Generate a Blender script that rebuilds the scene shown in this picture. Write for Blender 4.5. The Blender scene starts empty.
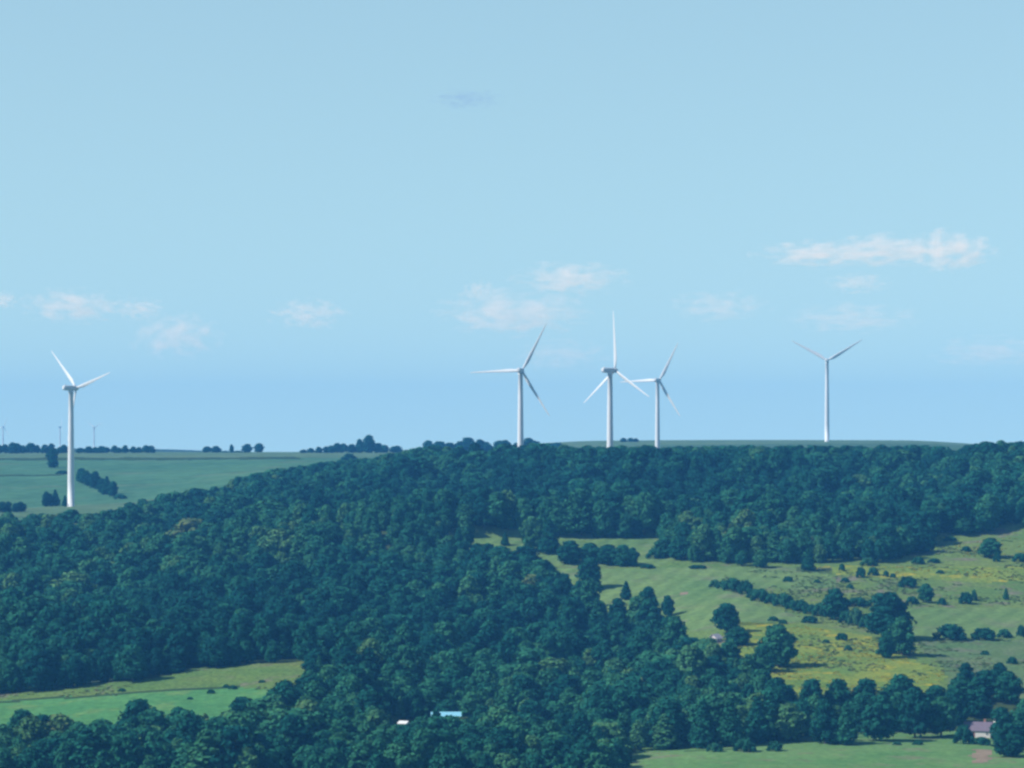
import bpy, bmesh, math, random
import numpy as np
from mathutils import Vector, Matrix, noise as mnoise

random.seed(7)
RNG = np.random.default_rng(11)
R = math.radians
scene = bpy.context.scene
COL = scene.collection

# ------------------------------------------------------------------ camera
F = 3750.0            # focal length in pixels of a 1024 wide frame
HY = 446.0            # image row of the true horizon
cam_d = bpy.data.cameras.new('camera')
cam = bpy.data.objects.new('camera', cam_d)
COL.objects.link(cam)
cam.location = (0, 0, 0)
cam.rotation_euler = (R(90), 0, 0)
cam_d.sensor_width = 36.0
cam_d.lens = F / 1024.0 * 36.0
cam_d.shift_y = (HY - 384.0) / 1024.0
cam_d.clip_start = 1.0
cam_d.clip_end = 120000.0
scene.camera = cam

# ------------------------------------------------------------------ light, air, view
SUN_EL, SUN_AZ = 41.0, -104.0      # azimuth clockwise from +Y (the view direction): the sun stands on the left
sun_d = bpy.data.lights.new('sun', 'SUN')
sun_d.energy = 4.6
sun_d.angle = R(0.53)
sun_d.color = (1.0, 0.95, 0.87)
sun = bpy.data.objects.new('sun', sun_d)
COL.objects.link(sun)
to_sun = Vector((math.sin(R(SUN_AZ)) * math.cos(R(SUN_EL)), math.cos(R(SUN_AZ)) * math.cos(R(SUN_EL)), math.sin(R(SUN_EL))))
sun.rotation_euler = to_sun.to_track_quat('Z', 'Y').to_euler()
sun.location = to_sun * 3000

w = bpy.data.worlds.new('World')
scene.world = w
w.use_nodes = True
nt = w.node_tree
nt.nodes.clear()
sky = nt.nodes.new('ShaderNodeTexSky')
sky.sky_type = 'NISHITA'
sky.sun_disc = False
sky.sun_elevation = R(SUN_EL)
sky.sun_rotation = R(SUN_AZ)
sky.altitude = 300
sky.air_density = 1.0
sky.dust_density = 0.0
sky.ozone_density = 4.0
# the sky's own gradient, taken a little higher up, where it is bluer and more even (summer air, no pink rim)
tcw = nt.nodes.new('ShaderNodeTexCoord'); va = nt.nodes.new('ShaderNodeVectorMath'); va.operation = 'MULTIPLY_ADD'
va.inputs[1].default_value = (1, 1, 0.62); va.inputs[2].default_value = (0, 0, 0.108)
vn = nt.nodes.new('ShaderNodeVectorMath'); vn.operation = 'NORMALIZE'
nt.links.new(tcw.outputs['Generated'], va.inputs[0]); nt.links.new(va.outputs[0], vn.inputs[0]); nt.links.new(vn.outputs[0], sky.inputs[0])
bg = nt.nodes.new('ShaderNodeBackground')
bg.inputs['Strength'].default_value = 0.114
wo = nt.nodes.new('ShaderNodeOutputWorld')
tint = nt.nodes.new('ShaderNodeMix'); tint.data_type = 'RGBA'; tint.blend_type = 'MULTIPLY'; tint.inputs[0].default_value = 1.0
tint.inputs[7].default_value = (1.04, 1.005, 0.785, 1)      # the hazy, milky cyan of a humid summer sky
nt.links.new(sky.outputs[0], tint.inputs[6]); nt.links.new(tint.outputs[2], bg.inputs[0])
nt.links.new(bg.outputs[0], wo.inputs[0])

scene.view_settings.view_transform = 'Standard'
scene.view_settings.look = 'None'
scene.view_settings.exposure = 0.68
scene.view_settings.gamma = 1.0
scene.view_settings.use_curve_mapping = False
cy = scene.cycles
cy.max_bounces = 5
cy.diffuse_bounces = 2
cy.glossy_bounces = 1
cy.transmission_bounces = 2
cy.transparent_max_bounces = 4
cy.volume_bounces = 2
cy.volume_max_steps = 96
cy.use_denoising = True
cy.denoiser = 'OPENIMAGEDENOISE'
cy.pixel_filter_type = 'BLACKMAN_HARRIS'
cy.filter_width = 2.6

# ------------------------------------------------------------------ helpers
def tag(o, label=None, cat=None, group=None, kind=None):
    if label: o['label'] = label
    if cat: o['category'] = cat
    if group: o['group'] = group
    if kind: o['kind'] = kind
    return o

def empty(name, loc, rz=0.0, sc=(1, 1, 1)):
    o = bpy.data.objects.new(name, None)
    COL.objects.link(o)
    o.empty_display_size = 1.0
    o.location = loc
    o.rotation_euler = (0, 0, rz)
    o.scale = sc
    return o

def obj(name, me, parent=None):
    o = bpy.data.objects.new(name, me)
    COL.objects.link(o)
    if parent: o.parent = parent
    return o

def mesh_from(name, verts, faces, m=None, smooth=False):
    me = bpy.data.meshes.new(name)
    me.from_pydata([tuple(v) for v in verts], [], [tuple(f) for f in faces])
    if m: me.materials.append(m)
    if smooth:
        for p in me.polygons: p.use_smooth = True
    me.update()
    return me

def big_mesh(name, V, Q, m=None, smooth=True):
    """quads/triangles from numpy arrays"""
    me = bpy.data.meshes.new(name)
    k = Q.shape[1]
    me.vertices.add(len(V)); me.vertices.foreach_set('co', np.asarray(V, np.float32).ravel())
    me.loops.add(Q.size); me.loops.foreach_set('vertex_index', Q.astype(np.int32).ravel())
    me.polygons.add(len(Q)); me.polygons.foreach_set('loop_start', np.arange(len(Q), dtype=np.int32) * k)
    me.polygons.foreach_set('use_smooth', np.full(len(Q), smooth))
    if m: me.materials.append(m)
    me.update(calc_edges=True)
    me.validate()
    return me

def bm_done(bm, name, m, smooth=False):
    me = bpy.data.meshes.new(name)
    bm.normal_update()
    bm.to_mesh(me); bm.free()
    me.materials.append(m)
    if smooth:
        for p in me.polygons: p.use_smooth = True
    return me

def bx(bm, c, s, rot=None):
    M = Matrix.Translation(c)
    if rot is not None: M = M @ rot
    M = M @ Matrix.Diagonal((s[0], s[1], s[2], 1))
    bmesh.ops.create_cube(bm, size=1.0, matrix=M)

def lathe(bm, prof, n=24):
    rings = []
    for r, z in prof:
        rings.append([bm.verts.new((r * math.cos(2 * math.pi * i / n), r * math.sin(2 * math.pi * i / n), z)) for i in range(n)])
    for a, b in zip(rings[:-1], rings[1:]):
        for i in range(n):
            bm.faces.new((a[i], a[(i + 1) % n], b[(i + 1) % n], b[i]))
    bm.faces.new(rings[0][::-1]); bm.faces.new(rings[-1])

# ------------------------------------------------------------------ materials
def new_mat(name):
    m = bpy.data.materials.new(name)
    m.use_nodes = True
    t = m.node_tree
    t.nodes.clear()
    return m, t

class G:
    """tiny node-building helper"""
    def __init__(s, t): s.t = t
    def n(s, kind, **kw):
        nd = s.t.nodes.new(kind)
        for k, v in kw.items(): setattr(nd, k, v)
        return nd
    def put(s, sock, v):
        if hasattr(v, 'is_linked') or isinstance(v, bpy.types.NodeSocket): s.t.links.new(v, sock)
        else: sock.default_value = v
    def math(s, op, a, b=0.0, clamp=False):
        nd = s.n('ShaderNodeMath', operation=op); nd.use_clamp = clamp
        s.put(nd.inputs[0], a); s.put(nd.inputs[1], b)
        return nd.outputs[0]
    def mix(s, f, a, b, blend='MIX'):
        nd = s.n('ShaderNodeMix', data_type='RGBA', blend_type=blend)
        s.put(nd.inputs[0], f); s.put(nd.inputs[6], a); s.put(nd.inputs[7], b)
        return nd.outputs[2]
    def noise(s, vec, scale, detail=3, rough=0.55, dim='3D'):
        nd = s.n('ShaderNodeTexNoise', noise_dimensions=dim)
        if vec is not None: s.t.links.new(vec, nd.inputs['Vector'])
        nd.inputs['Scale'].default_value = scale; nd.inputs['Detail'].default_value = detail
        nd.inputs['Roughness'].default_value = rough
        return nd.outputs['Fac']
    def ramp(s, f, stops, interp='LINEAR'):
        nd = s.n('ShaderNodeValToRGB')
        cr = nd.color_ramp; cr.interpolation = interp
        while len(cr.elements) < len(stops): cr.elements.new(0.5)
        for e, (p, c) in zip(cr.elements, stops):
            e.position = p; e.color = c if len(c) == 4 else (*c, 1)
        s.t.links.new(f, nd.inputs[0])
        return nd.outputs[0]
    def step(s, f, a, b):
        nd = s.n('ShaderNodeMapRange', interpolation_type='SMOOTHSTEP')
        s.put(nd.inputs[0], f); nd.inputs[1].default_value = a; nd.inputs[2].default_value = b
        return nd.outputs[0]

def plain(name, col, rough=0.6, spec=0.3, metal=0.0, vary=0.12, scale=3.0):
    m, t = new_mat(name); g = G(t)
    p = g.n('ShaderNodeBsdfPrincipled'); o = g.n('ShaderNodeOutputMaterial')
    tc = g.n('ShaderNodeTexCoord')
    f = g.noise(tc.outputs['Object'], scale, 4)
    dark = tuple(c * (1 - vary) for c in col); light = tuple(min(1, c * (1 + vary)) for c in col)
    c = g.ramp(f, [(0.3, dark), (0.7, light)])
    t.links.new(c, p.inputs['Base Color'])
    p.inputs['Roughness'].default_value = rough
    p.inputs['Specular IOR Level'].default_value = spec
    p.inputs['Metallic'].default_value = metal
    t.links.new(p.outputs[0], o.inputs[0])
    return m

def foliage_mat(name, stops, trans=0.25):
    """leaf colour runs over the per-plant attribute 'tone', with uneven patches inside each crown"""
    m, t = new_mat(name); g = G(t)
    at = g.n('ShaderNodeAttribute', attribute_type='INSTANCER', attribute_name='tone')
    tc = g.n('ShaderNodeTexCoord')
    f1 = g.noise(tc.outputs['Object'], 0.35, 3)
    f2 = g.noise(tc.outputs['Object'], 1.6, 2)
    a = g.math('ADD', at.outputs['Fac'], g.math('MULTIPLY', g.math('SUBTRACT', f1, 0.5), 0.45))
    a = g.math('ADD', a, g.math('MULTIPLY', g.math('SUBTRACT', f2, 0.5), 0.4), True)
    c = g.ramp(a, stops)
    d = g.n('ShaderNodeBsdfDiffuse'); tr = g.n('ShaderNodeBsdfTranslucent')
    t.links.new(c, d.inputs[0])
    c2 = g.mix(0.5, c, (0.10, 0.16, 0.02, 1))
    t.links.new(c2, tr.inputs[0])
    mx = g.n('ShaderNodeMixShader'); mx.inputs[0].default_value = trans
    t.links.new(d.outputs[0], mx.inputs[1]); t.links.new(tr.outputs[0], mx.inputs[2])
    o = g.n('ShaderNodeOutputMaterial')
    t.links.new(mx.outputs[0], o.inputs[0])
    return m

LEAF = foliage_mat('leaves', [(0.0, (0.006, 0.050, 0.042)), (0.3, (0.013, 0.084, 0.054)), (0.6, (0.032, 0.128, 0.061)), (0.92, (0.076, 0.158, 0.055)), (1.0, (0.108, 0.138, 0.058))], 0.08)
BUSHLEAF = foliage_mat('bush_leaves', [(0.0, (0.006, 0.053, 0.042)), (0.5, (0.018, 0.093, 0.055)), (1.0, (0.054, 0.133, 0.058))], 0.08)
WEED = foliage_mat('weed_leaves', [(0.0, (0.055, 0.109, 0.035)), (0.5, (0.094, 0.156, 0.043)), (0.8, (0.148, 0.172, 0.062)), (1.0, (0.156, 0.133, 0.094))], 0.2)
GOLD = foliage_mat('goldenrod_flowers', [(0.0, (0.175, 0.215, 0.027)), (0.5, (0.36, 0.32, 0.022)), (1.0, (0.390, 0.328, 0.023))], 0.2)
BARK = plain('bark', (0.09, 0.07, 0.055), 0.9, 0.1)
WHITE = plain('turbine_white', (0.56, 0.57, 0.58), 0.5, 0.35, vary=0.03, scale=0.2)

def field_mat(name, base, second, third=None, s1=0.02, s2=0.25, rows=None, con=.35):
    m, t = new_mat(name); g = G(t)
    ge = g.n('ShaderNodeNewGeometry')
    f1 = g.noise(ge.outputs['Position'], s1, 5, 0.6)
    f2 = g.noise(ge.outputs['Position'], s2, 4, 0.7)
    c = g.ramp(f1, [(0.35, base), (0.65, second)])
    if third:
        k = g.noise(ge.outputs['Position'], s1 * 2.3, 5, 0.65)
        c = g.mix(g.step(k, 0.52, 0.68), c, (*third, 1))
    v = g.ramp(f2, [(0.25, (1 - con,) * 3), (0.75, (1 + con,) * 3)])
    c = g.mix(1.0, c, v, 'MULTIPLY')
    if rows:                       # mowing / crop rows, a stripe every few metres
        mp = g.n('ShaderNodeMapping'); mp.inputs['Rotation'].default_value = (0, 0, rows[0])
        t.links.new(ge.outputs['Position'], mp.inputs[0])
        wv = g.n('ShaderNodeTexWave', wave_type='BANDS', bands_direction='X')
        t.links.new(mp.outputs[0], wv.inputs[0])
        wv.inputs['Scale'].default_value = rows[1]; wv.inputs['Distortion'].default_value = 7
        wv.inputs['Detail'].default_value = 2; wv.inputs['Detail Scale'].default_value = 0.3
        c = g.mix(1.0, c, g.ramp(wv.outputs[1], [(0.2, (0.90, 0.91, 0.9)), (0.8, (1.06, 1.06, 1.06))]), 'MULTIPLY')
    d = g.n('ShaderNodeBsdfDiffuse'); o = g.n('ShaderNodeOutputMaterial')
    t.links.new(c, d.inputs[0]); t.links.new(d.outputs[0], o.inputs[0])
    return m

# ------------------------------------------------------------------ terrain
ST_U = np.array([-120, 0, 150, 300, 450, 600, 750, 900, 1024, 1140], float)
TAB = [  # distance, image row of the ground at each column station
 (1200, [828]*10),
 (1350, [788,788,787,786,788,790,786,786,786,786]),
 (1430, [768,767,766,766,770,772,766,766,765,765]),
 (1500, [745,742,738,738,748,752,746,747,748,748]),
 (1560, [724,722,714,710,734,738,731,732,732,732]),
 (1620, [702,699,688,680,716,720,699,697,698,700]),
 (1700, [678,676,664,654,690,697,668,670,674,676]),
 (1850, [642,640,634,626,650,652,624,628,632,634]),
 (1950, [622,620,612,604,624,612,594,598,602,604]),
 (2050, [598,596,592,584,584,572,566,566,566,566]),
 (2150, [584,582,576,556,537,537,541,542,538,536]),
 (2300, [560,558,554,538,524,512,514,512,505,503]),
 (2500, [532,530,526,512,490,476,474,473,468,466]),
 (2650, [518,516,511,496,474,468,467,468,461,459]),
 (2850, [510,509,502,481,471,490,486,478,464,462]),
 (3000, [496,496,491,475,474,486,485,474,464,462]),
 (3300, [474,474,472,466,472,477,476,464,462,462]),
 (3600, [461,461,460,459,466,472,469,455,460,461]),
 (3850, [456,456,455.5,455.5,462,467,461,448.5,455,458]),
 (4200, [453.5,453.5,453.0,453.0,452,452,448,445.5,450,450]),
 (4600, [452.6,452.6,452.2,452.2,449,441.6,441.0,440.9,446,446]),
 (5200, [454.5,454.5,454.0,453.6,450,441.0,440.2,440.6,446,446]),
 (6200, [459,459,459,458,455,449,448,448,450,450]),
 (7400, [448.2,448.2,449.0,455,457,454,454,454,454,454]),
 (8400, [452.6]*10),
]
KY = np.array([t[0] for t in TAB], float)
KZ = np.array([[-(p - HY) / F * t[0] for p in t[1]] for t in TAB])     # real heights at the knots

def pchip(x, y, q):
    """monotone cubic through (x, y[:, j]) sampled at q"""
    h = np.diff(x)[:, None]; d = np.diff(y, axis=0) / h
    m = np.zeros_like(y)
    m[0] = d[0]; m[-1] = d[-1]
    w1 = 2 * h[1:] + h[:-1]; w2 = h[1:] + 2 * h[:-1]
    ok = d[1:] * d[:-1] > 0
    with np.errstate(divide='ignore', invalid='ignore'):
        hm = (w1 + w2) / (w1 / d[:-1] + w2 / d[1:])
    m[1:-1] = np.where(ok, hm, 0.0)
    i = np.clip(np.searchsorted(x, q, side='right') - 1, 0, len(x) - 2)
    hh = h[i]; s = ((q - x[i])[:, None]) / hh
    return ((1 + 2 * s) * (1 - s) ** 2) * y[i] + s * (1 - s) ** 2 * hh * m[i] + s * s * (3 - 2 * s) * y[i + 1] + s * s * (s - 1) * hh * m[i + 1]

NEAR_Y = np.array([-300, -20, 30, 100, 250, 450, 700, 950], float)
NEAR_Z = np.array([-3.2, -3.0, -5.0, -22, -58, -92, -113, -124], float)
AY = np.concatenate([NEAR_Y, KY])
AZ = np.concatenate([np.repeat(NEAR_Z[:, None], len(ST_U), 1), KZ])
YS = np.unique(np.concatenate([np.array([-300, -150, -60, -20, 0, 20, 40, 70, 100, 140, 200, 300, 420, 560, 700, 850, 1000, 1100, 1200, 1280]),
    np.arange(1320, 2700, 4.0), np.arange(2700, 4000, 8.0), np.arange(4000, 5600, 12.0), np.geomspace(5600, 8400, 40)]))
US = np.concatenate([[-9000, -4000, -2000, -1000, -600, -400, -300, -220], np.arange(-160, 1185, 4.0), [1240, 1320, 1420, 1640, 2000, 3000, 5000, 10000]])
ZS = pchip(AY, AZ, YS)                                # rows: distance, columns: stations
Z = pchip(ST_U, ZS.T.copy(), np.clip(US, ST_U[0], ST_U[-1])).T.copy()   # rows: distance, columns: u
WY = np.maximum(YS, 1200.0)
XG = (US[None, :] - 512) / F * WY[:, None]
YG = np.repeat(YS[:, None], len(US), 1)

def vnoise(x, y, s, seed=0):
    """smooth value noise on a lattice of size s"""
    def h(i, j):
        v = np.sin(i * 127.1 + j * 311.7 + seed * 74.7) * 43758.5453
        return v - np.floor(v)
    gx, gy = x / s, y / s
    i, j = np.floor(gx), np.floor(gy); a, b = gx - i, gy - j
    a = a * a * (3 - 2 * a); b = b * b * (3 - 2 * b)
    return (h(i, j) * (1 - a) + h(i + 1, j) * a) * (1 - b) + (h(i, j + 1) * (1 - a) + h(i + 1, j + 1) * a) * b

def wood_amount(u, Y):
    """1 well inside the big woods, 0 in the open land"""
    ub = np.interp(Y, [1300, 1480, 1500, 1600, 1640, 1710, 1850, 1950, 2080, 2150, 2160, 2700], [620, 640, 300, 330, 760, 720, 640, 540, 470, 470, 1200, 1200])
    return np.clip((ub - u) / 60, 0, 1) * np.clip((Y - 1690) / 60, 0, 1) * np.clip((2560 - Y) / 120, 0, 1)

UG = np.repeat(US[None, :], len(YS), 0)
hum = (vnoise(XG, YG, 120, 1) - 0.5) * 15 + (vnoise(XG, YG, 55, 2) - 0.5) * 9
Z += hum * wood_amount(UG, YG)
Z += (vnoise(XG, YG, 25, 3) - 0.5) * 0.9 * ((YG > 1300) & (YG < 4000))

def ground_z(x, y):
    x = np.asarray(x, float); y = np.asarray(y, float)
    u = np.clip(x / np.maximum(y, 1200.0) * F + 512, US[0], US[-1])
    i = np.clip(np.searchsorted(US, u, side='right') - 1, 0, len(US) - 2)
    j = np.clip(np.searchsorted(YS, y, side='right') - 1, 0, len(YS) - 2)
    a = (u - US[i]) / (US[i + 1] - US[i]); b = (np.clip(y, YS[0], YS[-1]) - YS[j]) / (YS[j + 1] - YS[j])
    return (Z[j, i] * (1 - a) + Z[j, i + 1] * a) * (1 - b) + (Z[j + 1, i] * (1 - a) + Z[j + 1, i + 1] * a) * b

def find(u, row, y0=1380, y1=5300):
    """the nearest point of the ground that lies in direction (u, row): (x, y, z)"""
    ys = np.arange(y0, y1, 2.0)
    xs = (u - 512) / F * ys
    p = HY - F * ground_z(xs, ys) / ys
    k = np.nonzero(p <= row)[0]
    y = ys[k[0]] if len(k) else ys[np.argmin(np.abs(p - row))]
    x = (u - 512) / F * y
    return float(x), float(y), float(ground_z(x, y))

def depth_point(u, y):
    x = (u - 512) / F * y
    return x, y, float(ground_z(x, y))

nU, nY = len(US), len(YS)
idx = np.arange(nU * nY).reshape(nY, nU)
quads = np.stack([idx[:-1, :-1], idx[:-1, 1:], idx[1:, 1:], idx[1:, :-1]], -1).reshape(-1, 4)
V = np.stack([XG, YG, Z], -1).reshape(-1, 3)
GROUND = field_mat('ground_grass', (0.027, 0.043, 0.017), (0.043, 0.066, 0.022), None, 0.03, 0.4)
ground = obj('ground', big_mesh('ground', V, quads, GROUND))
tag(ground, 'green rolling ground under woods and fields', None, None, 'structure')

FC = V[quads].mean(1)
FU = FC[:, 0] / np.maximum(FC[:, 1], 1200) * F + 512
FP = HY - F * FC[:, 2] / np.maximum(FC[:, 1], 1)

def inside(px, py, poly):
    r = np.zeros(len(px), bool); n = len(poly)
    for k in range(n):
        x0, y0 = poly[k]; x1, y1 = poly[(k + 1) % n]
        c = ((y0 > py) != (y1 > py))
        with np.errstate(divide='ignore', invalid='ignore'):
            c &= px < (x1 - x0) * (py - y0) / (y1 - y0) + x0
        r ^= c
    return r

def field(name, m, poly, y0, y1, lift, label, plan=False):
    """a sheet of the ground's own surface a hand's breadth above it; POLY is (column, row) or, with PLAN, (column, distance)"""
    k = (FC[:, 1] > y0) & (FC[:, 1] < y1)
    ii = np.nonzero(k)[0]
    jit = (vnoise(FC[ii, 0], FC[ii, 1], 14, 5) - 0.5)
    ins = inside(FU[ii] + jit * 10, (FC[ii, 1] if plan else FP[ii]) + jit * (14 if plan else 1.6), poly)
    q = quads[ii[ins]]
    used, inv = np.unique(q, return_inverse=True)
    v = V[used].copy(); v[:, 2] += lift
    o = obj(name, big_mesh(name, v, inv.reshape(-1, 4), m))
    tag(o, label, None, None, 'structure')
    return o

HAY = field_mat('hay_stubble', (0.080, 0.144, 0.047), (0.113, 0.170, 0.056), (0.118, 0.144, 0.072), 0.018, 0.3, (0.35, 0.028))
ROUGH = field_mat('rough_meadow', (0.071, 0.131, 0.034), (0.109, 0.152, 0.040), (0.126, 0.118, 0.083), 0.022, 0.5, None, .6)
ROUGHY = field_mat('goldenrod_meadow', (0.089, 0.149, 0.032), (0.156, 0.188, 0.032), (0.270, 0.232, 0.022), 0.035, 0.5, None, .6)
LUSH = field_mat('lush_pasture', (0.051, 0.152, 0.053), (0.071, 0.179, 0.059), (0.093, 0.175, 0.056), 0.02, 0.3)
BOTTOM = field_mat('bottom_pasture', (0.071, 0.157, 0.049), (0.102, 0.179, 0.060), (0.126, 0.144, 0.076), 0.03, 0.35)
FAR_A = field_mat('far_crop', (0.047, 0.117, 0.066), (0.062, 0.140, 0.074), (0.078, 0.129, 0.074), 0.006, 0.06)
FAR_B = field_mat('far_crop_dark', (0.047, 0.094, 0.051), (0.062, 0.117, 0.058), None, 0.006, 0.06)
FAR_C = field_mat('far_stubble', (0.067, 0.125, 0.067), (0.091, 0.140, 0.076), None, 0.01, 0.08)
SOIL = field_mat('bare_soil', (0.172, 0.133, 0.094), (0.211, 0.164, 0.117), None, 0.05, 0.5)
DARKROW = field_mat('unmown_margin', (0.027, 0.055, 0.023), (0.043, 0.070, 0.027), None, 0.05, 0.5)

field('meadow', ROUGH, [(400, 520), (1190, 518), (1190, 700), (760, 702), (600, 640), (470, 590)], 1560, 2200, 0.05, 'rough grassy meadow on the right hillside')
field('hay_field', HAY, [(440, 580), (560, 567.5), (640, 568.5), (830, 567), (838, 588), (722, 589), (760, 604), (812, 620), (700, 632), (560, 620)], 1700, 2120, 0.10, 'mown greyish green hay field left of the bush hedge')
field('hay_strip', HAY, [(440, 522), (684, 522), (690, 552), (660, 566), (440, 566)], 2040, 2185, 0.10, 'pale mown strip below the back wood')
field('upper_hay_field', HAY, [(898, 609), (1190, 607), (1190, 637), (930, 639), (900, 636)], 1700, 2040, 0.10, 'mown field right of the big tree')
field('goldenrod_meadow', ROUGHY, [(735, 622), (800, 624), (868, 636), (905, 655), (945, 672), (940, 692), (770, 694), (738, 660)], 1580, 1900, 0.10, 'yellow flowering meadow below the hedge')
field('goldenrod_margin', ROUGHY, [(800, 566), (1190, 567), (1190, 582), (960, 582), (880, 578), (800, 572)], 1950, 2080, 0.10, 'yellow flowering margin below the back wood')
field('small_field', LUSH, [(-100, 706), (60, 696), (180, 688), (230, 688), (322, 686), (330, 720), (330, 745), (-100, 752)], 1480, 1680, 0.10, 'small lush green field at the lower left')
field('field_margin', ROUGH, [(-100, 696), (130, 682), (200, 668), (305, 662), (330, 670), (320, 690), (232, 688.5), (180, 689), (60, 697), (-100, 707)], 1560, 1720, 0.16, 'rough grass margin above the small field')
field('bottom_field', BOTTOM, [(628, 790), (632, 753), (800, 748), (940, 747), (1190, 747), (1190, 790)], 1380, 1540, 0.10, 'green field along the bottom right')
field('row_grass', BOTTOM, [(640, 757), (640, 746), (700, 741), (790, 734), (960, 731), (1060, 731), (1060, 750), (760, 751)], 1490, 1600, 0.07, 'grass under the tree row beside the bottom field')
field('field_path', DARKROW, [(-100, 707.5), (60, 697.5), (180, 689.2), (245, 687.2), (245, 688.6), (180, 690.8), (60, 699.2), (-100, 709)], 1560, 1700, 0.22, 'dark line between small field and rough margin')
field('slope_meadow', field_mat('dull_slope_grass', (0.064, 0.121, 0.042), (0.097, 0.135, 0.059), (0.111, 0.125, 0.081), 0.03, 0.5, None, .6), [(912, 640), (1190, 639), (1190, 700), (950, 698), (945, 670)], 1580, 1860, 0.10, 'dull greyish slope above the farmhouse')
field('soil_patch', SOIL, [(974, 750), (990, 749), (993, 756), (984, 764), (972, 763)], 1400, 1520, 0.16, 'bare tan soil patch in the bottom field')
field('soil_spot', SOIL, [(679, 593), (687, 592.6), (688, 595), (680, 595.4)], 1800, 2100, 0.16, 'bare spot in the hay field')
field('far_field', FAR_A, [(-150, 455.5), (420, 455.5), (440, 480), (300, 520), (-150, 520)], 2560, 4100, 0.15, 'wide green crop field behind the left turbine')
field('far_headland', FAR_C, [(-150, 518), (-150, 511), (40, 508), (130, 503), (180, 496), (230, 496), (160, 514), (60, 518)], 2500, 3000, 0.30, 'pale grass headland at the foot of the left turbine')
field('far_crest_field', FAR_C, [(-150, 452), (440, 450), (440, 457.3), (300, 458.4), (-150, 458.2)], 3650, 4700, 0.25, 'paler field on the left skyline')
field('far_hedge_margin', DARKROW, [(-150, 458.2), (150, 457.9), (300, 457.5), (300, 459.3), (150, 460.0), (-150, 460.6)], 3300, 3800, 0.45, 'dark strip between the far fields')
field('far_margin_line', DARKROW, [(-150, 477.0), (68, 474.6), (68, 476.0), (-150, 478.6)], 3000, 3500, 0.45, 'thin dark line across the far field')
field('plateau_field', FAR_B, [(440, 462), (440, 440), (1190, 440), (1190, 462)], 3700, 4350, 0.15, 'blue green field on the plateau behind the turbines')
field('plateau_crest', FAR_C, [(430, 452), (430, 438), (1190, 438), (1190, 452)], 4350, 5300, 0.25, 'paler field strip on the plateau skyline')

# ------------------------------------------------------------------ plants
def leafy(lobes, n_leaf, size, seed, up=0.35, core=0.70):
    """lobes: (centre, radius, squash); leaf clumps on their surfaces plus a lumpy inner mass -> vertices, faces (quads / tris)"""
    rs = np.random.default_rng(seed)
    verts, faces = [], []
    C_ = np.array([l[0] for l in lobes]); Rr = np.array([l[1] for l in lobes])
    wts = Rr ** 2 / (Rr ** 2).sum()
    cnt = 0
    while cnt < n_leaf:
        k = rs.choice(len(lobes), p=wts)
        d = rs.normal(size=3); d[2] += up; d /= np.linalg.norm(d)
        p = C_[k] + d * Rr[k] * rs.uniform(0.85, 1.32)
        if ((np.linalg.norm(C_ - p, axis=1) < Rr * 0.8).sum()) > 0: 
            if rs.random() < 0.9: continue
        nrm = d + rs.normal(size=3) * 0.45; nrm /= np.linalg.norm(nrm)
        t1 = np.cross(nrm, rs.normal(size=3)); t1 /= np.linalg.norm(t1); t2 = np.cross(nrm, t1)
        s = size * rs.uniform(0.55, 1.3); b = len(verts)
        verts += [p - t1 * s - t2 * s * .6, p + t1 * s - t2 * s * .6, p + t1 * s * .7 + t2 * s * .8 - nrm * s * .25, p - t1 * s * .7 + t2 * s * .8 - nrm * s * .25]
        faces.append((b, b + 1, b + 2, b + 3)); cnt += 1
    for k, (c, r, sq) in enumerate(lobes):
        bm = bmesh.new(); bmesh.ops.create_icosphere(bm, subdivisions=2, radius=1.0)
        b = len(verts)
        for v in bm.verts:
            q = np.array(v.co) * (core * (1 + 0.28 * (mnoise.noise(Vector(v.co) * 2.3 + Vector((k * 7.1, seed * 3.3, 0))))))
            verts.append(np.array(c) + q * r)
        for f in bm.faces: faces.append(tuple(b + v.index for v in f.verts))
        bm.free()
    return verts, faces

def crown_broad(seed, h=16.0, dia=10.5, base=0.14, n=26, top=0.0, leaves=1800):
    rs = np.random.default_rng(seed)
    lobes = []
    rad = dia / 2
    for i in range(n):
        t = (i + 0.5) / n
        z = h * (base + (0.97 - base) * t)
        zz = (z / h - base) / (1 - base)
        prof = math.sin(math.pi * min(1, 0.17 + 0.80 * zz ** (0.75 + top))) ** 0.7
        r = rad * rs.uniform(0.22, 0.42) * (0.75 + 0.35 * prof)
        a = i * 2.39996 + rs.uniform(-.5, .5)
        off = max(0.0, rad * prof * rs.uniform(0.70, 1.12) - r * 0.75)
        z = min(z, h - r * 0.9)
        lobes.append((np.array([math.cos(a) * off, math.sin(a) * off, z]), r, 1))
    lobes.append((np.array([0, 0, h * 0.45]), rad * 0.55, 1)); lobes.append((np.array([rs.uniform(-.6, .6), rs.uniform(-.6, .6), h - rad * 0.36]), rad * 0.38, 1))
    return leafy(lobes, leaves, 0.52, seed)

def crown_cone(seed, h=16.0, dia=6.5):
    rs = np.random.default_rng(seed); lobes = []
    for i in range(20):
        t = (i + 0.5) / 20; z = h * (0.10 + 0.84 * t)
        rr = dia / 2 * (1 - t) ** 0.75 + 0.35
        a = i * 2.39996; r = rr * 0.48 + 0.25
        off = max(0, rr - r)
        lobes.append((np.array([math.cos(a) * off, math.sin(a) * off, z]), r, 1))
    return leafy(lobes, 1300, 0.42, seed)

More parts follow.
